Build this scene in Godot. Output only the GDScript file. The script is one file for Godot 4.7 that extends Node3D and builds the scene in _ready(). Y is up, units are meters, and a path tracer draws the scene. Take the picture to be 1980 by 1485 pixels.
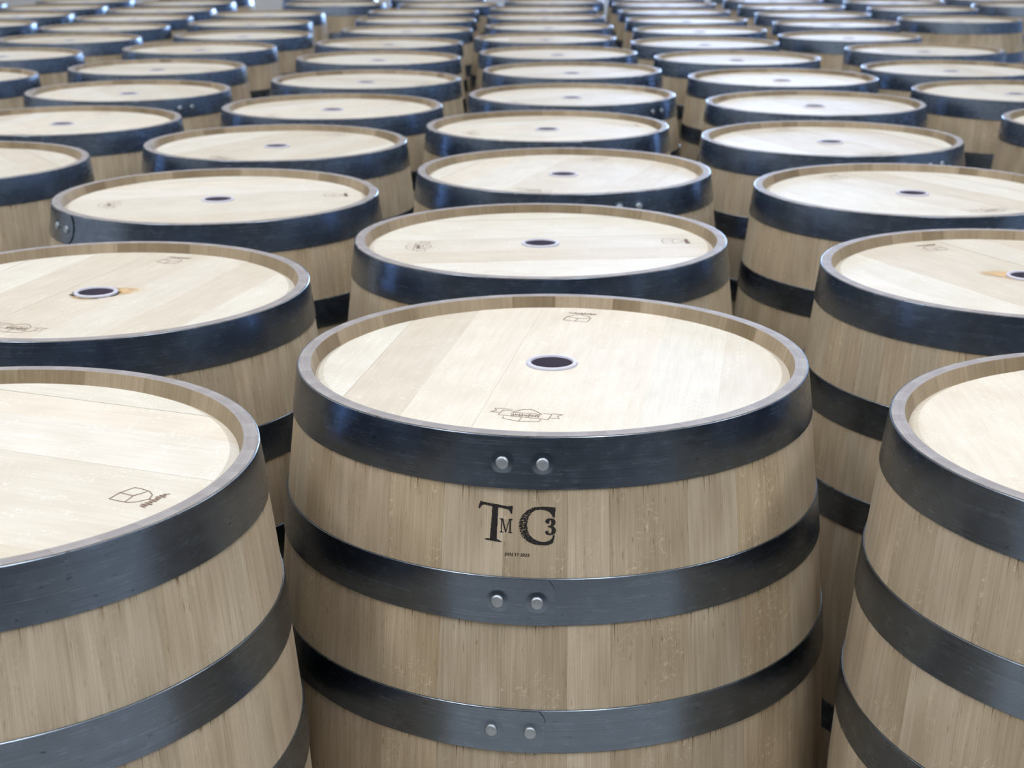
extends Node3D
# A warehouse floor full of new oak barrels standing on end, seen from a little above the rims of the front row.
# Lengths in metres, y up. A barrel's own origin is on the floor under its axis; helper heights called "dy" count down from the rim.

const HEIGHT := 0.889
const HEAD_DROP := 0.0115
const HEAD_R := 0.2505
const SEAM := 0.00007
var rng := RandomNumberGenerator.new()
var used := {}
var wood: Array = []          # stave materials
var pale: Array = []          # head plank materials
var M := {}
var stave_meshes := {}
var hoop_meshes: Array = []
var rivet_mesh: Mesh
var shell_meshes: Array = []
var plank_sets: Array = []
var ring_mesh: Mesh
var banner_mesh: Mesh
var shield_mesh: Mesh
# top and bottom edge of each hoop, down from the rim
const HOOPS := [[0.0004, 0.0500], [0.1360, 0.1820], [0.2680, 0.3120], [0.5770, 0.6210], [0.7070, 0.7530], [0.8390, 0.8886]]


func _ready() -> void:
	rng.seed = 20210617
	make_camera()
	make_environment()
	make_ceiling_lights()
	make_materials()
	make_room()
	make_shapes()
	make_barrels()


# ------------------------------------------------------------------ camera, sky, light

func make_camera() -> void:
	var cam := Camera3D.new()
	cam.name = "camera"
	cam.position = Vector3(0.0, HEIGHT + 0.4616, 0.0)
	cam.rotation = Vector3(-0.3005, 0.0, -0.0017)
	cam.near = 0.05
	cam.far = 100.0
	var lens := CameraAttributesPhysical.new()
	lens.frustum_focal_length = 52.0
	lens.exposure_aperture = 10.5
	lens.frustum_focus_distance = 1.44
	lens.frustum_near = 0.05
	lens.frustum_far = 100.0
	cam.attributes = lens
	cam.fov = 28.487
	add_child(cam)
	cam.current = true


func make_environment() -> void:
	var e := Environment.new()
	e.background_mode = Environment.BG_SKY
	var sky := Sky.new()
	var m := ProceduralSkyMaterial.new()
	m.sky_top_color = Color(0.55, 0.70, 0.95)
	m.sky_horizon_color = Color(0.76, 0.87, 1.0)
	m.ground_bottom_color = Color(0.40, 0.40, 0.40)
	m.ground_horizon_color = Color(0.55, 0.56, 0.58)
	m.sky_energy_multiplier = 4.2
	m.ground_energy_multiplier = 1.5
	sky.sky_material = m
	e.sky = sky
	e.tonemap_mode = Environment.TONE_MAPPER_LINEAR
	e.tonemap_exposure = 1.27
	e.sdfgi_enabled = true
	e.ssao_enabled = true
	e.ssil_enabled = true
	var w := WorldEnvironment.new()
	w.name = "environment"
	w.environment = e
	add_child(w)


const CEILING := 5.6
const X0 := -9.0
const X1 := 7.5
const Z0 := -17.0
const Z1 := 3.5

func make_ceiling_lights() -> void:
	var lit := StandardMaterial3D.new()
	lit.albedo_color = Color(0.9, 0.9, 0.9)
	lit.emission_enabled = true
	lit.emission = Color(0.99, 0.99, 0.985)
	lit.emission_energy_multiplier = 3.0
	var body := StandardMaterial3D.new()
	body.albedo_color = Color(0.75, 0.75, 0.76)
	body.roughness = 0.5
	var rows := [2.4, 0.2, -2.4, -6.0, -10.0, -14.2]
	var power := [4.7, 3.6, 2.6, 2.1, 1.7, 1.5]
	for row in 6:
		for col in 4:
			var at := Vector3(-6.4 + col * 3.8, CEILING - 0.16, rows[row])
			var o := Node3D.new()
			o.name = numbered("ceiling_light")
			add_child(o, true)
			o.position = at
			tag(o, "panel light under the ceiling, %s from the plain pale side wall, %s" % [["first", "second", "third", "fourth"][col], ["over the aisle", "over the camera", "over the stamped barrel", "over the middle barrels", "over the back barrels", "by the window wall"][row]], "ceiling light", "panel lights in rows under the ceiling")
			var b := BoxMesh.new()
			b.size = Vector3(0.66, 0.08, 2.26)
			part("housing", b, [body], o, Vector3(0, 0.045, 0))
			var f := BoxMesh.new()
			f.size = Vector3(0.60, 0.012, 2.20)
			part("light_panel", f, [lit], o)
			var rod := CylinderMesh.new()
			rod.top_radius = 0.006
			rod.bottom_radius = 0.006
			rod.height = 0.09
			rod.radial_segments = 8
			for s in [-0.8, 0.8]:
				part("hanger", rod, [body], o, Vector3(0, 0.125, s))
			var l := AreaLight3D.new()
			l.name = "light"
			l.area_size = Vector2(0.60, 2.20)
			l.rotation.x = -PI / 2
			l.position = Vector3(0, -0.012, 0)
			l.light_color = Color(0.99, 0.99, 0.985)
			l.light_energy = power[row]
			l.area_range = 30.0
			l.area_attenuation = 2.0
			l.shadow_enabled = true
			o.add_child(l, true)


# ------------------------------------------------------------------ small helpers

func numbered(called: String) -> String:
	var n: int = used.get(called, 0)
	used[called] = n + 1
	return called if n == 0 else "%s_%03d" % [called, n]


func tag(o: Node, label: String, category: String, group := "") -> void:
	o.set_meta("label", label)
	o.set_meta("category", category)
	if group != "":
		o.set_meta("group", group)


func part(called: String, mesh: Mesh, mats: Array, parent: Node, at := Vector3.ZERO, turn := 0.0) -> MeshInstance3D:
	var o := MeshInstance3D.new()
	o.name = called
	o.mesh = mesh
	for i in mats.size():
		if i < mesh.get_surface_count():
			o.set_surface_override_material(i, mats[i])
	o.position = at
	o.rotation.y = turn
	parent.add_child(o, true)
	return o


func struct(called: String, mesh: Mesh, mat: Material, label: String, category: String, at := Vector3.ZERO) -> MeshInstance3D:
	var o := part(called, mesh, [mat], self, at)
	o.set_meta("kind", "structure")
	o.set_meta("label", label)
	o.set_meta("category", category)
	return o


func box(size: Vector3) -> BoxMesh:
	var b := BoxMesh.new()
	b.size = size
	return b


# vertex soup that becomes one surface
class Soup:
	var v := PackedVector3Array()
	var n := PackedVector3Array()
	var uv := PackedVector2Array()
	var ix := PackedInt32Array()

	func put(p: Vector3, nn: Vector3, t := Vector2.ZERO) -> int:
		v.append(p)
		n.append(nn)
		uv.append(t)
		return v.size() - 1

	# a triangle turned so that its front looks along its first normal
	func tri(a: int, b: int, c: int) -> void:
		if (v[b] - v[a]).cross(v[c] - v[a]).dot(n[a] + n[b] + n[c]) > 0.0:
			ix.append_array([a, c, b])
		else:
			ix.append_array([a, b, c])

	func quad(a: int, b: int, c: int, d: int) -> void:
		tri(a, b, c)
		tri(a, c, d)

	func arrays() -> Array:
		var a := []
		a.resize(Mesh.ARRAY_MAX)
		a[Mesh.ARRAY_VERTEX] = v
		a[Mesh.ARRAY_NORMAL] = n
		a[Mesh.ARRAY_TEX_UV] = uv
		a[Mesh.ARRAY_INDEX] = ix
		return a


func soup_mesh(soups: Array) -> ArrayMesh:
	var m := ArrayMesh.new()
	for s in soups:
		if s.ix.size() > 0:
			m.add_surface_from_arrays(Mesh.PRIMITIVE_TRIANGLES, s.arrays())
	return m


# points of a profile (radius, y), flat across each segment, smooth round the axis
func lathe(s: Soup, profile: Array, segments: int, inward := false) -> void:
	for k in profile.size() - 1:
		var a: Vector2 = profile[k]
		var b: Vector2 = profile[k + 1]
		var side := Vector2(b.y - a.y, a.x - b.x).normalized()
		if side.x < 0.0 and not inward and absf(side.x) > 0.05:
			side = -side
		elif inward and side.x > 0.0:
			side = -side
		if absf(side.x) <= 0.05 and side.y < 0.0:
			side = -side
		var first := s.v.size()
		for i in segments + 1:
			var t := TAU * i / segments
			var d := Vector3(sin(t), 0, cos(t))
			var nn := d * side.x + Vector3(0, side.y, 0)
			s.put(d * a.x + Vector3(0, a.y, 0), nn, Vector2(t * 0.35, a.y * 12.0))
			s.put(d * b.x + Vector3(0, b.y, 0), nn, Vector2(t * 0.35, b.y * 12.0))
		for i in segments:
			var q := first + i * 2
			s.quad(q, q + 1, q + 3, q + 2)


# radius of the staves' outside at a depth below the rim; hoops lie 1.8 mm proud of it
func stave_r(dy: float) -> float:
	var t := absf(dy - HEIGHT / 2) / (HEIGHT / 2)
	return 0.3162 - 0.0395 * pow(t, 1.53)


# ------------------------------------------------------------------ materials

func noise_map(w: int, h: int, cells_x: float, cells_y: float, seed_: int, octaves := 3) -> PackedByteArray:
	# noise drawn out along one axis: made small across the slow axis, then stretched
	var freq := maxf(0.12, maxf(cells_x / w, cells_y / h))
	var f := FastNoiseLite.new()
	f.seed = seed_
	f.noise_type = FastNoiseLite.TYPE_SIMPLEX_SMOOTH
	f.frequency = freq
	f.fractal_type = FastNoiseLite.FRACTAL_FBM
	f.fractal_octaves = octaves
	var im := f.get_image(clampi(int(cells_x / freq), 4, w), clampi(int(cells_y / freq), 4, h), false, false, true)
	im.convert(Image.FORMAT_L8)
	im.resize(w, h, Image.INTERPOLATE_CUBIC)
	return im.get_data()


func texture(w: int, h: int, data: PackedByteArray, format := Image.FORMAT_RGB8) -> ImageTexture:
	var im := Image.create_from_data(w, h, false, format, data)
	im.generate_mipmaps()
	return ImageTexture.create_from_image(im)


# Oak: fine streaks along v, slow tone bands, ray flecks and small dark checks. Returns [colour, relief].
func oak_texture(w: int, h: int, seed_: int, base: Color, dark: Color, flecks: float, streak: float, checks: float, drips := false) -> Array:
	var fine := noise_map(w, h, w / 3.2, h / 110.0, seed_, 2)
	var mid := noise_map(w, h, w / 22.0, h / 260.0, seed_ + 1, 3)
	var broad := noise_map(w, h, w / 170.0, h / 190.0, seed_ + 2, 3)
	var spots := noise_map(w, h, w / 9.0, h / 34.0, seed_ + 3, 3)
	var ray := noise_map(w, h, w / 46.0, h / 16.0, seed_ + 4, 2)
	var where := noise_map(w, h, w / 120.0, h / 120.0, seed_ + 5, 2)
	var drip := noise_map(w, 4, w / 7.0, 0.5, seed_ + 6, 2)
	var out := PackedByteArray()
	out.resize(w * h * 3)
	var relief := PackedByteArray()
	relief.resize(w * h)
	for i in w * h:
		var f := fine[i] / 255.0 - 0.5
		var g := mid[i] / 255.0 - 0.5
		var b := broad[i] / 255.0 - 0.5
		var t := 0.30 - (f * 0.60 + g * 0.40 + b * 0.60) * streak
		var s := spots[i] / 255.0
		if s < 0.22:
			t += (0.22 - s) * 5.0 * checks
		var r := absf(ray[i] / 255.0 - 0.5)
		if r < 0.035 and where[i] > 150:
			t -= flecks * (1.0 - r / 0.035)
		t = clampf(t, -0.35, 1.3)
		if drips:
			# black marks that have run from under the hoops
			var d := drip[i % w] / 255.0
			if d > 0.77:
				var dy := HEIGHT * float(i / w) / h
				for k in 5:
					var run: float = dy - HOOPS[k][1]
					var reach := (d - 0.77) * 0.13 * (1.0 + 0.5 * sin(k * 5.0 + (i % w) * 0.05))
					if run > -0.002 and run < reach:
						t += 1.3 * (1.0 - run / reach) * clampf((d - 0.77) * 11.0, 0.0, 1.0)
		out[i * 3] = clampi(int((base.r + (dark.r - base.r) * t) * 255.0), 0, 255)
		out[i * 3 + 1] = clampi(int((base.g + (dark.g - base.g) * t) * 255.0), 0, 255)
		out[i * 3 + 2] = clampi(int((base.b + (dark.b - base.b) * t) * 255.0), 0, 255)
		relief[i] = clampi(int((0.62 - t * 0.5) * 255.0), 0, 255)
	return [texture(w, h, out), texture(w, h, relief, Image.FORMAT_L8)]


func wood_material(tex: Array, tint: Color, rough: float, relief: float) -> StandardMaterial3D:
	var m := StandardMaterial3D.new()
	m.albedo_texture = tex[0]
	m.albedo_color = tint
	m.roughness = rough
	m.metallic_specular = 0.32
	m.heightmap_enabled = relief > 0.0
	if relief > 0.0:
		m.heightmap_texture = tex[1]
		m.heightmap_scale = relief
	return m


func plain(color: Color, rough: float, metal := 0.0) -> StandardMaterial3D:
	var m := StandardMaterial3D.new()
	m.albedo_color = color
	m.roughness = rough
	m.metallic = metal
	return m


func make_materials() -> void:
	var side := oak_texture(1024, 1024, 11, Color(0.775, 0.724, 0.648), Color(0.50, 0.438, 0.35), 0.12, 0.62, 0.6, true)
	var rays := oak_texture(1024, 1024, 31, Color(0.765, 0.71, 0.625), Color(0.49, 0.422, 0.33), 0.42, 0.62, 0.8, true)
	for k in 6:
		var tint: Color = [Color(1, 1, 1), Color(0.97, 0.97, 0.97), Color(1.0, 0.99, 0.97), Color(0.945, 0.945, 0.945), Color(0.98, 0.965, 0.95), Color(1.0, 1.0, 0.99)][k]
		wood.append(wood_material(rays if k in [2, 3] else side, tint, 0.56, 0.035))
	var top := oak_texture(1024, 1024, 51, Color(0.862, 0.853, 0.833), Color(0.72, 0.683, 0.628), 0.5, 0.42, 0.10)
	for k in 5:
		var tint: Color = [Color(1, 1, 1), Color(0.965, 0.955, 0.94), Color(1.0, 0.985, 0.965), Color(0.985, 0.985, 0.975), Color(0.945, 0.925, 0.895)][k]
		pale.append(wood_material(top, tint, 0.55, 0.010))
	var end := oak_texture(256, 256, 71, Color(0.61, 0.595, 0.605), Color(0.46, 0.44, 0.45), 0.0, 0.8, 0.6)
	M.chimes = []
	for tint in [Color(0.86, 0.84, 0.81), Color(0.80, 0.78, 0.745), Color(0.90, 0.88, 0.86), Color(0.74, 0.71, 0.665)]:
		M.chimes.append(wood_material(side, tint, 0.6, 0.035))
	M.end_grain = wood_material(end, Color.WHITE, 0.6, 0.03)

	# hoop steel: cold-rolled, blue-black, drawn along its length, with dull smears
	var w := 1024
	var h := 128
	var lines := noise_map(w, h, 5, 60, 91, 2)
	var cloud := noise_map(w, h, 30, 5, 92, 3)
	var nick := noise_map(w, h, 46, 15, 93, 3)
	var colour := PackedByteArray()
	var rough := PackedByteArray()
	colour.resize(w * h * 3)
	rough.resize(w * h)
	for i in w * h:
		var t := 1.0 + (lines[i] / 255.0 - 0.5) * 0.16 + (cloud[i] / 255.0 - 0.5) * 0.08
		if nick[i] < 24:
			t *= 0.7
		colour[i * 3] = clampi(int(116.0 * t), 0, 255)
		colour[i * 3 + 1] = clampi(int(127.0 * t), 0, 255)
		colour[i * 3 + 2] = clampi(int(142.0 * t), 0, 255)
		rough[i] = clampi(int(255.0 * (0.265 + (cloud[i] / 255.0 - 0.5) * 0.03 + (lines[i] / 255.0 - 0.5) * 0.04)), 0, 255)
	var steel := StandardMaterial3D.new()
	steel.albedo_texture = texture(w, h, colour)
	steel.metallic = 1.0
	steel.roughness = 1.0
	steel.roughness_texture = texture(w, h, rough, Image.FORMAT_L8)
	M.steel = steel
	M.rivet = plain(Color(0.66, 0.69, 0.72), 0.45, 1.0)
	M.ring = plain(Color(0.74, 0.74, 0.80), 0.45)
	M.tube = plain(Color(0.34, 0.31, 0.38), 0.7)
	M.burn = plain(Color(0.50, 0.42, 0.36), 0.8)
	M.ink = plain(Color(0.085, 0.065, 0.07), 0.7)
	M.stain = plain(Color(0.80, 0.67, 0.50), 0.6)


# ------------------------------------------------------------------ the hall

func make_room() -> void:
	var concrete := StandardMaterial3D.new()
	var n := noise_map(512, 512, 14, 14, 5, 4)
	var px := PackedByteArray()
	px.resize(512 * 512 * 3)
	for i in 512 * 512:
		var t := 0.70 + (n[i] / 255.0 - 0.5) * 0.14
		px[i * 3] = int(t * 255.0)
		px[i * 3 + 1] = int(t * 252.0)
		px[i * 3 + 2] = int(t * 246.0)
	concrete.albedo_texture = texture(512, 512, px)
	concrete.uv1_triplanar = true
	concrete.uv1_world_triplanar = true
	concrete.uv1_scale = Vector3(0.25, 0.25, 0.25)
	concrete.roughness = 0.55
	var paint := plain(Color(0.80, 0.81, 0.82), 0.85)
	var dark := plain(Color(0.085, 0.125, 0.18), 0.8)
	var blue := plain(Color(0.62, 0.68, 0.76), 0.85)
	var cx := (X0 + X1) / 2
	var cz := (Z0 + Z1) / 2
	var lx := X1 - X0
	var lz := Z1 - Z0
	struct("floor", box(Vector3(lx + 0.4, 0.2, lz + 0.4)), concrete, "grey concrete warehouse floor under the barrels", "floor", Vector3(cx, -0.1, cz))
	struct("ceiling", box(Vector3(lx + 0.4, 0.2, lz + 0.4)), paint, "pale flat ceiling above the hall of barrels", "ceiling", Vector3(cx, CEILING + 0.1, cz))
	struct("wall_west", box(Vector3(0.2, CEILING, lz)), paint, "plain pale wall along the shield-marked side of the hall", "wall", Vector3(X0 - 0.1, CEILING / 2, cz))
	struct("wall_south", box(Vector3(lx + 0.4, CEILING, 0.2)), paint, "pale wall across the aisle from the front barrels", "wall", Vector3(cx, CEILING / 2, Z1 + 0.1))
	struct("trim_1", box(Vector3(lx, 2.3, 0.04)), dark, "dark blue board lining along the foot of the wall across the aisle", "wall lining", Vector3(cx, 1.15, Z1 - 0.02))
	wall_with_openings("wall_north", "pale end wall of the hall with one wide window", paint, false, Z0, [[0.9, 4.3, 0.85, 3.1]])
	struct("wall_east", box(Vector3(0.2, CEILING, lz)), blue, "plain pale blue side wall of the hall", "wall", Vector3(X1 + 0.1, CEILING / 2, cz))
	window(1, Vector3(2.6, 1.975, Z0 - 0.1), 3.4, 2.25, 0.0, "wide window in the end wall with a grid of panes")


# a wall of boxes round rectangular openings [from, to, low, high] along its length
func wall_with_openings(called: String, label: String, mat: Material, along_z: bool, at: float, holes: Array) -> void:
	var s := SurfaceTool.new()
	s.begin(Mesh.PRIMITIVE_TRIANGLES)
	var a := (Z0 if along_z else X0 - 0.2)
	var b := (Z1 if along_z else X1 + 0.2)
	var spans := []
	var from := a
	for hole in holes:
		spans.append([from, hole[0], 0.0, CEILING])
		spans.append([hole[0], hole[1], 0.0, hole[2]])
		spans.append([hole[0], hole[1], hole[3], CEILING])
		from = hole[1]
	spans.append([from, b, 0.0, CEILING])
	var off := 0.1 if along_z else -0.1
	for q in spans:
		var m := box(Vector3(0.2, q[3] - q[2], q[1] - q[0]) if along_z else Vector3(q[1] - q[0], q[3] - q[2], 0.2))
		var mid: float = (q[0] + q[1]) / 2
		var p := Vector3(at + off, (q[2] + q[3]) / 2, mid) if along_z else Vector3(mid, (q[2] + q[3]) / 2, at + off)
		s.append_from(m, 0, Transform3D(Basis(), p))
	struct(called, s.commit(), mat, label, "wall")


func window(number: int, at: Vector3, w: float, h: float, turn: float, label: String) -> void:
	var o := Node3D.new()
	o.name = "window_%d" % number
	add_child(o)
	o.position = at
	o.rotation.y = turn
	o.set_meta("kind", "structure")
	o.set_meta("label", label)
	o.set_meta("category", "window")
	var frame := plain(Color(0.30, 0.31, 0.33), 0.5)
	var glass := StandardMaterial3D.new()
	glass.albedo_color = Color(0.95, 0.98, 1.0, 0.06)
	glass.transparency = BaseMaterial3D.TRANSPARENCY_ALPHA
	glass.roughness = 0.0
	for s in [-1, 1]:
		part("window_frame", box(Vector3(0.06, h, 0.12)), [frame], o, Vector3(s * (w / 2 - 0.03), 0, 0))
		part("window_frame", box(Vector3(w - 0.12, 0.06, 0.12)), [frame], o, Vector3(0, s * (h / 2 - 0.03), 0))
	for i in [-1, 1]:
		part("mullion", box(Vector3(0.04, h - 0.12, 0.08)), [frame], o, Vector3(i * w / 6, 0, 0))
	for i in 3:
		part("pane", box(Vector3(w / 3 - 0.08, h - 0.12, 0.006)), [glass], o, Vector3((i - 1) * w / 3, 0, 0))


# ------------------------------------------------------------------ barrel shapes, each made once

func make_shapes() -> void:
	for width in [2, 3, 4]:
		for v in 2:
			stave_meshes[[width, v]] = stave_mesh(width * TAU / 90.0, 0.13 * width + 0.37 * v)
	for k in HOOPS.size():
		hoop_meshes.append(hoop_mesh(k))
	rivet_mesh = make_rivet()
	ring_mesh = make_ring()
	for k in 3:
		plank_sets.append(head_planks(k))
	banner_mesh = make_banner()
	shield_mesh = make_shield()


func stave_into(s: Soup, e: Soup, c_in: Soup, centre: float, width: float, u_off: float) -> void:
	var rows := [0.0, 0.03, 0.06, 0.10, 0.15, 0.20, 0.26, 0.32, 0.38, 0.4445, 0.52, 0.60, 0.68, 0.76, 0.83, 0.889]
	var half := width / 2
	var cols := []          # [angle, drop]
	var gap := SEAM / 0.29
	cols.append([-half + gap, 0.0004])
	cols.append([-half + gap + 0.0030, 0.0])
	var inner := maxi(2, int(round(width / 0.055)))
	for i in range(1, inner):
		cols.append([-half + width * i / inner, 0.0])
	cols.append([half - gap - 0.0030, 0.0])
	cols.append([half - gap, 0.0004])
	# outside
	var nc := cols.size()
	var first := s.v.size()
	for y in rows:
		var r0 := stave_r(y)
		var slope := (stave_r(y + 0.002) - stave_r(y - 0.002)) / 0.004     # growth of the radius downwards
		for c in cols:
			var t: float = centre + c[0]
			var d := Vector3(sin(t), 0, cos(t))
			s.put(d * (r0 - c[1]) + Vector3(0, HEIGHT - y, 0), (d + Vector3(0, slope, 0)).normalized(), Vector2(c[0] * 0.295 / 0.4 + u_off, y / HEIGHT))
	for j in rows.size() - 1:
		for i in nc - 1:
			var q := first + j * nc + i
			s.quad(q, q + 1, q + nc + 1, q + nc)
	# the two joint faces, one centimetre deep
	for side in [0, nc - 1]:
		var t: float = centre + cols[side][0]
		var d := Vector3(sin(t), 0, cos(t))
		var nn := Vector3(cos(t), 0, -sin(t)) * (-1.0 if side == 0 else 1.0)
		first = s.v.size()
		for y in rows:
			var r0: float = stave_r(y) - cols[side][1]
			var deep := 0.0125 if y < 0.02 else 0.010
			s.put(d * r0 + Vector3(0, HEIGHT - y, 0), nn, Vector2(u_off, y))
			s.put(d * (r0 - deep) + Vector3(0, HEIGHT - y, 0), nn, Vector2(u_off + 0.03, y))
		for j in rows.size() - 1:
			var q := first + j * 2
			s.quad(q, q + 1, q + 3, q + 2)
	# chime: flat end grain, then the sloped inside down to the croze where the head sits
	var ring := [[stave_r(0.0), 0.0], [0.2640, 0.0], [0.2636, 0.0006], [0.2588, 0.0175], [0.2588, 0.035]]
	for k in 4:
		var a: Array = ring[k]
		var b: Array = ring[k + 1]
		var soup := e if k == 0 else c_in
		var flat := Vector2(0, 1) if k == 0 else Vector2(-(b[1] - a[1]), a[0] - b[0]).normalized()
		first = soup.v.size()
		for i in nc:
			var t: float = centre + cols[i][0]
			var d := Vector3(sin(t), 0, cos(t))
			for p in [a, b]:
				var q2 := Vector2(cols[i][0] * 0.29 / 0.4 + u_off, p[1] / HEIGHT + 0.3) if k > 0 else Vector2(p[0] * 12.0, t * 2.2)
				soup.put(d * p[0] + Vector3(0, HEIGHT - p[1], 0), (d * flat.x + Vector3(0, absf(flat.y), 0)).normalized(), q2)
		for i in nc - 1:
			var q := first + i * 2
			soup.quad(q, q + 1, q + 3, q + 2)


func stave_mesh(width: float, u_off: float) -> ArrayMesh:
	var s := Soup.new()
	var e := Soup.new()
	var c := Soup.new()
	stave_into(s, e, c, 0.0, width, u_off)
	return soup_mesh([s, e, c])


func hoop_mesh(k: int) -> ArrayMesh:
	var s := Soup.new()
	var t0: float = HOOPS[k][0]
	var t1: float = HOOPS[k][1]
	var a := stave_r(t0)
	var b := stave_r(t1)
	var g := 0.0018
	lathe(s, [Vector2(a - 0.0006, HEIGHT - t0), Vector2(a + g - 0.0005, HEIGHT - t0), Vector2(a + g, HEIGHT - t0 - 0.0005), Vector2(b + g, HEIGHT - t1 + 0.0005), Vector2(b + g - 0.0005, HEIGHT - t1), Vector2(b - 0.0006, HEIGHT - t1)], 120)
	# the lapped end, rising out of the hoop towards its cut edge
	var from := -0.40
	var to := [0.143, 0.119, 0.108][mini(k, 5 - k)] as float
	var nx := 16
	var ny := 8
	var grid := []
	for j in ny + 1:
		var f := float(j) / ny
		var y := lerpf(t0 + 0.0006, t1 - 0.0006, f)
		var inset := 0.0
		if k == 0 or k == 5:
			inset = 0.045 * pow(absf(f - 0.45) / 0.5, 2.4)
		else:
			inset = maxf(0.0, 0.020 - 0.11 * minf(f, 1.0 - f))
		var row := []
		for i in nx + 1:
			var u := float(i) / nx
			var t := lerpf(from, to - inset, u)
			var lift := 0.0017 * smoothstep(0.0, 0.55, u) + g - 0.0001
			row.append([t, lerpf(a, b, f) + lift, y])
		grid.append(row)
	var slope := (b - a) / (t1 - t0)
	var first := s.v.size()
	for row in grid:
		for c in row:
			var d := Vector3(sin(c[0]), 0, cos(c[0]))
			s.put(d * c[1] + Vector3(0, HEIGHT - c[2], 0), (d + Vector3(0, slope, 0)).normalized(), Vector2(c[0] * 0.35 + 0.4, -c[2] * 12.0))
	for j in ny:
		for i in nx:
			var q := first + j * (nx + 1) + i
			s.quad(q, q + 1, q + nx + 2, q + nx + 1)
	# its cut end and long edges
	var rim := []
	for i in nx + 1:
		rim.append([grid[0][i], Vector3(0, 1, 0)])
	for j in ny + 1:
		rim.append([grid[j][nx], Vector3.ZERO])
	for i in nx + 1:
		rim.append([grid[ny][nx - i], Vector3(0, -1, 0)])
	for i in rim.size() - 1:
		var ends := []
		for q in [rim[i], rim[i + 1]]:
			var c: Array = q[0]
			var d := Vector3(sin(c[0]), 0, cos(c[0]))
			var nn: Vector3 = q[1]
			if nn == Vector3.ZERO:
				nn = Vector3(cos(c[0]), 0, -sin(c[0]))
			ends.append(s.put(d * c[1] + Vector3(0, HEIGHT - c[2], 0), nn))
			ends.append(s.put(d * (c[1] - 0.0022) + Vector3(0, HEIGHT - c[2], 0), nn))
		s.quad(ends[0], ends[1], ends[3], ends[2])
	return soup_mesh([s])


# a hammered rivet head on the steel it has pulled up round itself; its axis is +z
func make_rivet() -> ArrayMesh:
	var head := Soup.new()
	lathe(head, [Vector2(0.0062, 0.0), Vector2(0.0064, 0.0012), Vector2(0.0060, 0.0022), Vector2(0.0050, 0.0029), Vector2(0.0032, 0.0032), Vector2(0.0, 0.0033)], 20)
	var collar := Soup.new()
	for j in 9:
		var r := lerpf(0.0058, 0.0118, j / 8.0)
		var rise := 0.0005 * (1.0 - smoothstep(0.0050, 0.0118, r)) - 0.00004
		var steep := 0.0005 * (smoothstep(0.0050, 0.0118, r + 0.0001) - smoothstep(0.0050, 0.0118, r - 0.0001)) / 0.0002
		for k in 33:
			var d := Vector3(sin(TAU * k / 32), 0, cos(TAU * k / 32))
			collar.put(d * r + Vector3(0, rise, 0), (Vector3.UP + d * steep).normalized(), Vector2(k / 32.0 * 0.02, r))
	for j in 8:
		for k in 32:
			var q := j * 33 + k
			collar.quad(q, q + 1, q + 34, q + 33)
	var turn := Basis(Vector3(1, 0, 0), PI / 2)
	for s in [head, collar]:
		for i in s.v.size():
			s.v[i] = turn * s.v[i]
			s.n[i] = turn * s.n[i]
	return soup_mesh([head, collar])


func make_ring() -> ArrayMesh:
	var s := Soup.new()
	var y := HEIGHT - HEAD_DROP
	lathe(s, [Vector2(0.0286, y - 0.001), Vector2(0.0284, y + 0.0018), Vector2(0.0275, y + 0.0028), Vector2(0.0245, y + 0.0030), Vector2(0.0236, y + 0.0026), Vector2(0.0230, y + 0.0010)], 48)
	var t := Soup.new()
	lathe(t, [Vector2(0.0230, y + 0.0010), Vector2(0.0222, y - 0.030)], 48, true)
	return soup_mesh([s, t])


# boards of a head running along local z: [mesh, ...] per layout
func head_planks(layout: int) -> Array:
	var cuts: Array = [[-0.27, -0.195, -0.122, -0.046, 0.041, 0.112, 0.186, 0.27], [-0.27, -0.170, -0.108, -0.043, 0.044, 0.102, 0.182, 0.27], [-0.27, -0.205, -0.145, -0.052, 0.036, 0.128, 0.195, 0.27]][layout]
	var circle := PackedVector2Array()
	for i in 120:
		circle.append(Vector2.from_angle(TAU * i / 120.0) * HEAD_R)
	var hole := PackedVector2Array()
	for i in 40:
		hole.append(Vector2.from_angle(TAU * (i + 0.5) / 40.0) * 0.0262)
	var out := []
	for k in cuts.size() - 1:
		var lo: float = cuts[k] + 0.00006
		var hi: float = cuts[k + 1] - 0.00006
		var strips := [[lo, hi]] if lo > 0.0 or hi < 0.0 else [[lo, 0.0], [0.0, hi]]
		var s := Soup.new()
		var off := Vector2(0.173 * k + 0.31 * layout, 0.277 * k + 0.5 * layout)
		var y: float = HEIGHT - HEAD_DROP + [0.0, -0.00025, 0.0001, 0.0, 0.0002, -0.0002, 0.0001][k]
		for strip in strips:
			var rect := PackedVector2Array([Vector2(strip[0], -0.3), Vector2(strip[1], -0.3), Vector2(strip[1], 0.3), Vector2(strip[0], 0.3)])
			for poly in Geometry2D.intersect_polygons(circle, rect):
				var pieces := [poly]
				if strips.size() == 2:
					pieces = Geometry2D.clip_polygons(poly, hole)
				for piece in pieces:
					plank_piece(s, piece, y, off)
		out.append(soup_mesh([s]))
	return out


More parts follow.
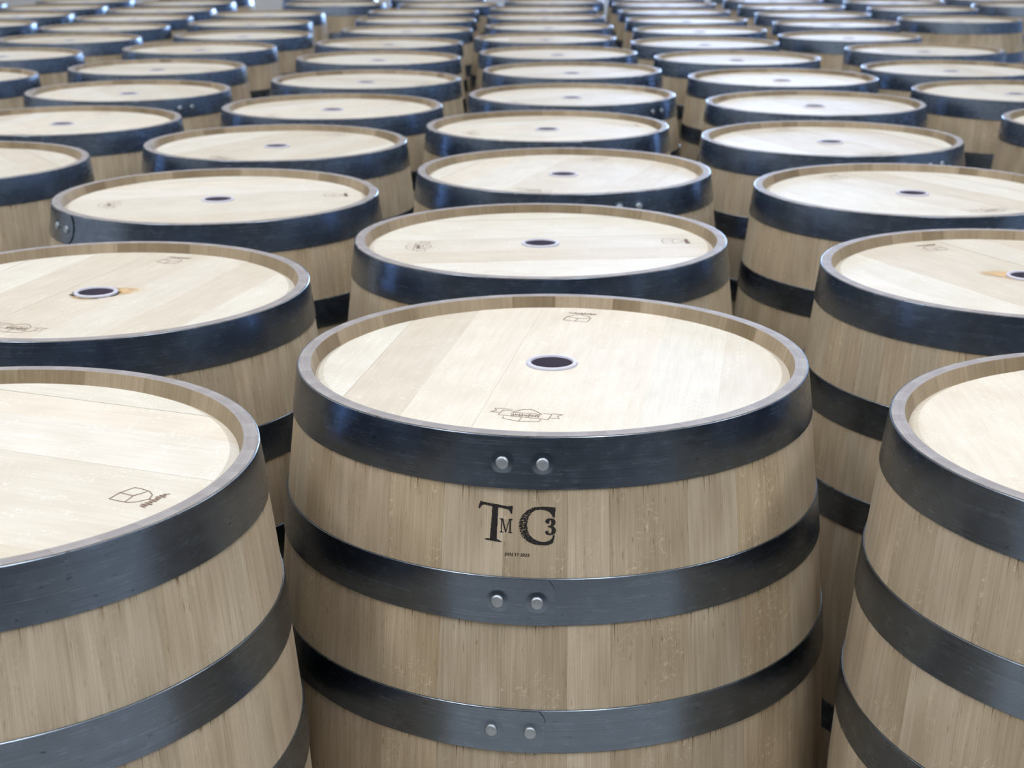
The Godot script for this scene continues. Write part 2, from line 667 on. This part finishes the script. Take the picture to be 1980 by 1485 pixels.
func plank_piece(s: Soup, poly: PackedVector2Array, y: float, off: Vector2) -> void:
	var tris := Geometry2D.triangulate_polygon(poly)
	var first := s.v.size()
	for p in poly:
		s.put(Vector3(p.x, y, p.y), Vector3.UP, p / Vector2(0.42, 0.62) + off)
	for i in range(0, tris.size(), 3):
		s.tri(first + tris[i], first + tris[i + 1], first + tris[i + 2])
	for i in poly.size():
		var a := poly[i]
		var b := poly[(i + 1) % poly.size()]
		if absf(a.x) < 1e-4 and absf(b.x) < 1e-4:
			continue           # the line where a board was halved to cut its hole: no joint there
		var out_a := Vector3(a.x, y - 0.005, a.y)
		var out_b := Vector3(b.x, y - 0.005, b.y)
		var mid := (a + b) / 2
		var edge := (b - a).orthogonal().normalized()
		if Geometry2D.is_point_in_polygon(mid + edge * 0.0004, poly):
			edge = -edge
		var nn := Vector3(edge.x, 0, edge.y)
		var na := nn
		var nb := nn
		if a.length() > HEAD_R * 0.998 and b.length() > HEAD_R * 0.998:
			out_a = Vector3(a.x, y, a.y) + Vector3(a.x, 0, a.y).normalized() * 0.0088 - Vector3(0, 0.0042, 0)
			out_b = Vector3(b.x, y, b.y) + Vector3(b.x, 0, b.y).normalized() * 0.0088 - Vector3(0, 0.0042, 0)
			na = (Vector3(a.x, 0, a.y).normalized() * 0.43 + Vector3.UP * 0.9).normalized()
			nb = (Vector3(b.x, 0, b.y).normalized() * 0.43 + Vector3.UP * 0.9).normalized()
		var uva := a / Vector2(0.42, 0.62) + off
		var uvb := b / Vector2(0.42, 0.62) + off
		s.quad(s.put(Vector3(a.x, y, a.y), na, uva), s.put(Vector3(b.x, y, b.y), nb, uvb), s.put(out_b, nb, uvb), s.put(out_a, na, uva))


# ------------------------------------------------------------------ burned and stamped marks: real, thin, laid on the wood

# ribbons along polylines on the plane of a head; x runs across, y runs outwards from the centre
func ribbon(s: Soup, line: Array, width: float) -> void:
	for i in line.size() - 1:
		var a: Vector2 = line[i]
		var b: Vector2 = line[i + 1]
		var d := (b - a).normalized()
		var o := d.orthogonal() * width / 2
		var e := d * width * 0.35
		var y := HEIGHT - HEAD_DROP + 0.00030
		var q := []
		for p in [a - e + o, b + e + o, b + e - o, a - e - o]:
			q.append(s.put(Vector3(p.x, y, p.y), Vector3.UP))
		s.quad(q[0], q[1], q[2], q[3])


func make_banner() -> ArrayMesh:
	var lines := [
		[640, 160, 225, 150, 290, 200, 170, 238, 372, 252], [640, 185, 430, 192, 380, 300, 640, 315, 1380, 348],
		[650, 225, 800, 230, 1200, 238, 1345, 262], [1400, 215, 1590, 235, 1545, 358, 1395, 348], [1590, 215, 1830, 225, 1730, 268, 1790, 320, 1585, 318],
		[520, 330, 530, 378, 900, 428, 1370, 412, 1388, 352], [942, 335, 918, 424],
	]
	var s := Soup.new()
	for l in lines:
		var line := []
		for i in range(0, l.size(), 2):
			line.append(mark_point(l[i], l[i + 1]))
		ribbon(s, line, 0.0008)
	var arc := []
	for i in 15:
		var t := float(i) / 14
		arc.append(mark_point(680 + 670 * t, 222 + 20 * t - 92 * sin(PI * t)))
	ribbon(s, arc, 0.0010)
	# the lettering in the banner is a run of joined pen strokes, too fine to read
	var pen := []
	for i in 27:
		var t := float(i) / 26
		pen.append(mark_point(660 + 660 * t + (14 if i % 3 == 1 else 0), (258 if i % 2 == 0 else 304) + 12 * t + 10 * sin(i * 2.3)))
	ribbon(s, pen, 0.0007)
	return soup_mesh([s])


func mark_point(x: float, y: float) -> Vector2:
	return Vector2((x - 1000.0) * 0.0000436, 0.182 + (y - 275.0) * 0.000134)


func make_shield() -> ArrayMesh:
	var s := Soup.new()
	var lines := [
		[0.1852, 0.0172, 0.185, 0.0016, 0.19, -0.0132, 0.1985, -0.0124, 0.2074, -0.0098, 0.2143, -0.0036, 0.2173, 0.005, 0.2112, 0.015, 0.204, 0.0187, 0.195, 0.0183, 0.1852, 0.0172],
		[0.185, 0.0016, 0.2, 0.0038, 0.2017, 0.0177], [0.2, 0.0038, 0.2058, -0.0087],
	]
	for l in lines:
		var line := []
		for i in range(0, l.size(), 2):
			line.append(Vector2(l[i + 1], -l[i]))
		ribbon(s, line, 0.0011)
	var pen := []
	for i in 19:
		var t := float(i) / 18
		pen.append(Vector2(0.0235 - 0.034 * t, -(0.2178 + (0.0072 if i % 2 == 0 else 0.0) * (1.0 - 0.3 * t) + 0.004 * t + 0.0012 * sin(i * 1.9))))
	ribbon(s, pen, 0.0014)
	return soup_mesh([s])


# raster of one glyph stretched into a box of cells
func stamp_glyph(grid: Dictionary, text: String, font: Font, left: float, right: float, top: float, bottom: float, cell: float, worn: Callable) -> void:
	var m := TextMesh.new()
	m.text = text
	m.font = font
	m.font_size = 64
	m.pixel_size = 0.01
	m.depth = 0.0
	m.curve_step = 0.5
	var f := m.get_faces()
	var lo := Vector2(1e9, 1e9)
	var hi := -lo
	for p in f:
		lo = lo.min(Vector2(p.x, p.y))
		hi = hi.max(Vector2(p.x, p.y))
	for i in range(0, f.size(), 3):
		var t := []
		for j in 3:
			var q := (Vector2(f[i + j].x, f[i + j].y) - lo) / (hi - lo)
			t.append(Vector2(lerpf(left, right, q.x), lerpf(bottom, top, q.y)) / cell)
		var a: Vector2 = t[0].min(t[1]).min(t[2])
		var b: Vector2 = t[0].max(t[1]).max(t[2])
		for gx in range(int(floor(a.x)), int(ceil(b.x)) + 1):
			for gy in range(int(floor(a.y)), int(ceil(b.y)) + 1):
				var c := Vector2(gx + 0.5, gy + 0.5)
				if Geometry2D.point_is_inside_triangle(c, t[0], t[1], t[2]) and not worn.call(c * cell):
					grid[Vector2i(gx, gy)] = true


# inked cells laid on the staves of one barrel: x is arc length from the angle 'centre', y is minus the depth below the rim
func stamp_mesh(grid: Dictionary, cell: float, centre: float) -> ArrayMesh:
	var s := Soup.new()
	for g in grid:
		var q := []
		for c in [Vector2i(0, 0), Vector2i(1, 0), Vector2i(1, 1), Vector2i(0, 1)]:
			var p := Vector2(g + c) * cell
			var r := stave_r(-p.y)
			var t := centre + p.x / 0.2895
			var d := Vector3(sin(t), 0, cos(t))
			q.append(s.put(d * (r + 0.00025) + Vector3(0, HEIGHT + p.y, 0), d))
		s.quad(q[0], q[1], q[2], q[3])
	return soup_mesh([s])


func make_stamp(o: Node3D) -> void:
	var serif := SystemFont.new()
	serif.font_names = PackedStringArray(["Droid Serif"])
	serif.font_weight = 700
	var thin := SystemFont.new()
	thin.font_names = PackedStringArray(["Droid Serif"])
	var sans := SystemFont.new()
	sans.font_names = PackedStringArray(["Droid Sans"])
	sans.font_weight = 700
	var wear := FastNoiseLite.new()
	wear.seed = 3
	wear.frequency = 1.0
	var rub := func(p: Vector2) -> bool:
		return wear.get_noise_2d(p.x * 900.0, p.y * 260.0) > 0.56
	var rub_hard := func(p: Vector2) -> bool:
		var left := clampf(1.0 - (p.x - 0.004) / 0.016, 0.0, 1.0)
		return wear.get_noise_2d(p.x * 330.0, p.y * 620.0) > 0.56 - left * 0.44
	var cell := 0.00035
	var centre := deg_to_rad(-8.0)
	var tee := [235, 165, 280, 185, 480, 205, 600, 215, 780, 240, 890, 225, 880, 390, 855, 385, 830, 330, 790, 300, 602, 270, 590, 500, 585, 700, 580, 910, 680, 955, 688, 974, 500, 955, 338, 942, 345, 918, 440, 908, 455, 700, 470, 480, 480, 262, 320, 240, 272, 252, 240, 290, 225, 330, 190, 310, 207, 250]
	var cee := [1738, 290, 1500, 272, 1300, 295, 1180, 355, 1085, 455, 1030, 560, 1015, 680, 1040, 800, 1100, 905, 1200, 985, 1330, 1038, 1480, 1052, 1600, 1042, 1690, 1005, 1728, 850, 1692, 838, 1675, 900, 1630, 950, 1560, 978, 1480, 985, 1380, 960, 1300, 920, 1232, 850, 1190, 750, 1180, 620, 1205, 500, 1255, 410, 1335, 352, 1440, 335, 1540, 348, 1620, 385, 1672, 450, 1690, 492, 1722, 490]
	for piece in [["T", tee, -0.0645, 972.0, rub], ["C", cee, -0.0668, 982.0, rub_hard]]:
		var poly := PackedVector2Array()
		var xy: Array = piece[1]
		for i in range(0, xy.size(), 2):
			poly.append(Vector2((910.0 + xy[i] / 10.42 - 1003.0) * 0.000500, piece[2] - (955.0 + xy[i + 1] / 10.42 - piece[3]) * 0.0005))
		var grid := {}
		for gx in range(-120, 120):
			for gy in range(-320, -170):
				var c := Vector2(gx + 0.5, gy + 0.5) * cell
				if Geometry2D.is_point_in_polygon(c, poly) and not piece[4].call(c):
					grid[Vector2i(gx, gy)] = true
		var p := part("stamped_letter", stamp_mesh(grid, cell, centre), [M.ink], o)
		p.set_meta("label", "black ink stamp reading %s" % piece[0])
	for piece in [["letter", "M", thin, -0.0160, -0.0040, -0.0795, -0.0932, rub], ["numeral", "3", serif, 0.0278, 0.0368, -0.0778, -0.0937, rub]]:
		var grid := {}
		for bolder in ([0.0] if piece[1] == "M" else [-0.0006, 0.0, 0.0006]):
			stamp_glyph(grid, piece[1], piece[2], piece[3] + bolder, piece[4] + bolder, piece[5], piece[6], cell, piece[7])
		var p := part("stamped_" + piece[0], stamp_mesh(grid, cell, centre), [M.ink], o)
		p.set_meta("label", "black ink stamp reading %s" % piece[1])
	var grid := {}
	stamp_glyph(grid, "JUN 17 2021", sans, -0.0110, 0.0125, -0.1122, -0.1160, 0.00025, rub)
	var date := part("stamped_date", stamp_mesh(grid, 0.00025, centre), [M.ink], o)
	date.set_meta("label", "small black date stamp")


# rust-coloured soaking of the boards round a bung ring and away from it in one direction (degrees from +x towards +z)
func make_stain(o: Node3D, degrees: float, reach: float) -> void:
	var s := Soup.new()
	var away := Vector2.from_angle(deg_to_rad(degrees))
	var n := FastNoiseLite.new()
	n.seed = 8
	n.frequency = 1.0
	for gx in range(-95, 95):
		for gy in range(-95, 95):
			var p := Vector2(gx + 0.5, gy + 0.5) * 0.0010
			var d := p.length()
			if d < 0.0282:
				continue
			var along := p.dot(away)
			var across := p.cross(away)
			var share := exp(-pow((d - 0.029) / 0.006, 2.0)) * (0.55 + 0.45 * n.get_noise_2d(p.x * 60.0, p.y * 60.0))
			if along > 0.0:
				share = maxf(share, exp(-pow(across / 0.021, 2.0)) * clampf(1.0 - (along - 0.028) / reach, 0.0, 1.0))
			if 0.5 + 0.6 * n.get_noise_2d(gx * 0.9, gy * 0.9) < share:
				var q := []
				for c in [Vector2(0, 0), Vector2(1, 0), Vector2(1, 1), Vector2(0, 1)]:
					var v: Vector2 = (Vector2(gx, gy) + c) * 0.0010
					q.append(s.put(Vector3(v.x, HEIGHT - HEAD_DROP + 0.00028, v.y), Vector3.UP))
				s.quad(q[0], q[1], q[2], q[3])
	var m := part("stain", soup_mesh([s]), [M.stain], o)
	m.set_meta("label", "orange brown stain round the bung ring")


# ------------------------------------------------------------------ barrels

# detail 2: every stave its own part; 1: the staves of far barrels, too soft to pick apart, as one part
func make_barrel(seed_: int, detail: int, layout: int, order: Array = []) -> Node3D:
	rng.seed = seed_
	var o := Node3D.new()
	var widths := order.duplicate()
	if widths.is_empty():
		var left := 90
		while left > 0:
			var w: int = [2, 3, 3, 4, 3, 2, 4][rng.randi() % 7]
			if left - w < 2 and left != w:
				w = left if left <= 4 else 3
				if left - w == 1:
					w = 2
			widths.append(w)
			left -= w
	var at := 0
	if detail == 2:
		for w in widths:
			var st := part("stave", stave_meshes[[w, rng.randi() % 2]], [wood[rng.randi() % wood.size()], M.end_grain, M.chimes[rng.randi() % 4]], o)
			st.rotation.y = (at + w / 2.0) * TAU / 90.0
			at += w
	else:
		var soups := [Soup.new(), Soup.new(), Soup.new(), Soup.new(), Soup.new()]
		for w in widths:
			stave_into(soups[rng.randi() % 3], soups[3], soups[4], (at + w / 2.0) * TAU / 90.0, w * TAU / 90.0, rng.randf())
			at += w
		var st := part("staves", soup_mesh(soups), [wood[0], wood[3], wood[4], M.end_grain, M.chimes[0]], o)
		st.set_meta("kind", "stuff")
	for k in HOOPS.size():
		var h := part("hoop", hoop_meshes[k], [M.steel], o)
		if k < 3 or detail == 2:
			var dy: float = lerpf(HOOPS[k][0], HOOPS[k][1], 0.5)
			var slope: float = (stave_r(HOOPS[k][1]) - stave_r(HOOPS[k][0])) / (HOOPS[k][1] - HOOPS[k][0])
			for s in [-1, 1]:
				var rv := part("rivet", rivet_mesh, [M.rivet, M.steel], h)
				var t: float = s * 0.0187 / stave_r(dy)
				var lift := 0.0018 + 0.0017 * smoothstep(0.0, 0.55, (t + 0.40) / 0.52) - 0.0002
				var d := Vector3(sin(t), 0, cos(t))
				rv.position = d * (stave_r(dy) + lift) + Vector3(0, HEIGHT - dy, 0)
				rv.basis = Basis(Vector3.UP, t) * Basis(Vector3.RIGHT, -atan(slope))
	var set_: Array = plank_sets[layout]
	for k in set_.size():
		part("head_plank", set_[k], [pale[rng.randi() % pale.size()]], o)
	part("bung_ring", ring_mesh, [M.ring, M.tube], o)
	if detail == 2:
		part("burned_banner_mark", banner_mesh, [M.burn], o)
		var sh := part("burned_shield_mark", shield_mesh, [M.burn], o)
		sh.rotation.y = 0.0
	return o


func turn_parts(o: Node3D, staves: float, head: float, seams: Array) -> void:
	var k := 0
	for c in o.get_children():
		var n := String(c.name)
		if n.begins_with("hoop"):
			c.rotation.y = deg_to_rad(seams[mini(k, seams.size() - 1)])
			k += 1
		elif n.begins_with("stave"):
			c.rotation.y += staves
		elif n.begins_with("head_plank") or n.begins_with("burned"):
			c.rotation.y = deg_to_rad(head)


func make_barrels() -> void:
	# name of the line, number from the front, x, z
	var rows := [
		"A 1 .044 -1.602", "A 2 .043 -2.239", "A 3 .099 -2.874", "A 4 .082 -3.510", "A 5 .163 -4.142", "A 6 .189 -4.810", "A 7 .164 -5.447", "A 8 .133 -6.113", "A 9 .163 -6.767", "A 10 .163 -7.417", "A 11 .164 -8.063", "A 12 .238 -8.755",
		"D 1 .639 -1.337", "D 2 .705 -2.018", "D 3 .711 -2.662", "D 4 .694 -3.299", "D 5 .783 -3.944", "D 6 .808 -4.581", "D 7 .765 -5.234", "D 8 .734 -5.872", "D 9 .795 -6.539", "D 10 .810 -7.189", "D 11 .820 -7.839", "D 12 .830 -8.489",
		"B 1 -.509 -1.281", "B 2 -.546 -1.933", "B 3 -.512 -2.613", "B 4 -.504 -3.250", "B 5 -.455 -3.887", "B 6 -.431 -4.550", "B 7 -.453 -5.254", "B 8 -.467 -5.891", "B 9 -.444 -6.575", "B 10 -.443 -7.217", "B 11 -.445 -7.854", "B 12 -.337 -8.481",
		"H 1 -1.122 -2.985", "H 2 -1.068 -3.619", "H 3 -1.063 -4.256", "H 4 -1.135 -4.937", "H 5 -1.143 -5.670", "H 6 -1.093 -6.307", "H 7 -1.183 -7.028", "H 8 -1.200 -7.678", "H 9 -.969 -8.565",
		"I 1 -1.722 -4.652", "I 2 -1.790 -5.412", "I 3 -1.750 -6.131", "I 4 -1.773 -6.768", "I 5 -1.800 -7.406", "I 6 -1.810 -8.046", "I 7 -1.820 -8.694",
		"J 1 -2.420 -6.980", "J 2 -2.430 -7.630", "J 3 -2.430 -8.280",
		"E 1 1.444 -3.576", "E 2 1.388 -4.211", "E 3 1.388 -4.848", "E 4 1.484 -5.549", "E 5 1.349 -6.177", "E 6 1.450 -6.931", "E 7 1.470 -7.581", "E 8 1.480 -8.231", "E 9 1.490 -8.881",
		"F 1 2.075 -7.186", "F 2 2.119 -8.012", "F 3 2.130 -8.660", "G 1 2.760 -8.350",
		"A 13 .245 -9.40", "D 13 .850 -9.135", "B 13 -.430 -9.13", "H 10 -1.070 -9.22", "I 8 -1.830 -9.35", "J 4 -2.440 -8.94", "E 10 1.500 -9.53", "F 4 2.140 -9.31", "G 2 2.770 -9.00", "K 1 -3.050 -8.55",
	]
	# turn of the boards of the head, and of the riveted seams of the hoops, where the photograph shows them
	var heads := {"A1": -9.7, "A2": -84.0, "B1": -111.0, "B2": -15.4, "B3": -75.8, "D1": 177.0, "D2": 24.2, "D3": 29.7}
	var seams := {"A1": [-7.0, -7.6, -8.5, 30, 50, 70], "B3": [-52.3], "A3": [22.0], "A5": [49.5], "H3": [44.7], "D4": [37.0]}
	var looks := {
		"A1": "oak barrel stamped with a black T C mark, in front of all others",
		"A2": "oak barrel directly behind the one with the black T C stamp",
		"B1": "oak barrel whose head shows a burned shield mark near its black rim hoop",
		"B2": "oak barrel with orange staining round its bung ring, directly behind the shield-marked barrel",
		"B3": "oak barrel with two rivets at its top hoop end, behind the orange-stained one",
		"D1": "front oak barrel whose pale head has no visible bung ring, cut off by the frame",
		"D2": "oak barrel with a tan smear beside its bung ring and splinters under its top hoop",
	}
	var count := ["first", "second", "third", "fourth", "fifth", "sixth", "seventh", "eighth", "ninth", "tenth", "eleventh", "twelfth", "thirteenth"]
	var line_words := {
		"A": "in the line starting with the T C stamped barrel", "B": "in the line starting with the shield-marked barrel", "D": "in the line starting with the ringless front barrel",
		"H": "in the next line past the shield-marked barrel's", "I": "two lines past the shield-marked barrel's line", "K": "four lines past the shield-marked barrel's line", "J": "three lines past the shield-marked barrel's line",
		"E": "in the next line past the ringless front barrel's", "F": "two lines past the ringless front barrel's line", "G": "three lines past the ringless front barrel's line",
	}
	var near := [make_barrel(101, 2, 0), make_barrel(202, 2, 1), make_barrel(303, 2, 2), make_barrel(404, 2, 0)]
	var far := [make_barrel(505, 1, 1), make_barrel(606, 1, 2), make_barrel(707, 1, 0)]
	var i := 0
	for text in rows:
		var f: PackedStringArray = text.split(" ")
		var key := f[0] + f[1]
		var z := float(f[3])
		rng.seed = 9000 + i
		var o: Node3D
		if key == "A1":
			o = make_barrel(77, 2, 0, [2, 4, 3, 4, 3, 3, 4, 2, 3, 3, 4, 3, 2, 4, 3, 3, 4, 3, 2, 3, 4, 3, 3, 2, 3, 4, 3, 3, 3])
			rng.seed = 9000
		else:
			var from: Array = near if z > -5.2 else far
			o = from[rng.randi() % from.size()].duplicate()
		o.name = numbered("oak_barrel")
		add_child(o, true)
		o.position = Vector3(float(f[2]), 0, z)
		var head: float = heads.get(key, rng.randf_range(-90, 90))
		var away := 180.0 + rng.randf_range(-70, 70)
		turn_parts(o, deg_to_rad(1.5) if key == "A1" else rng.randf() * TAU, head, seams.get(key, [away, away + 9.0, away - 12.0, away + 40.0, away, away + 20.0]))
		if key == "A1":
			make_stamp(o)
		elif key == "B2":
			make_stain(o, 112.0, 0.014)
			make_stain(o, -18.0, 0.05)
		elif key == "D2":
			make_stain(o, 205.0, 0.055)
		var n := int(f[1])
		tag(o, looks.get(key, "oak barrel, %s %s" % [count[n - 1], line_words[f[0]]]), "barrel", "oak barrels standing on end")
		i += 1
	for b in near + far:
		b.free()
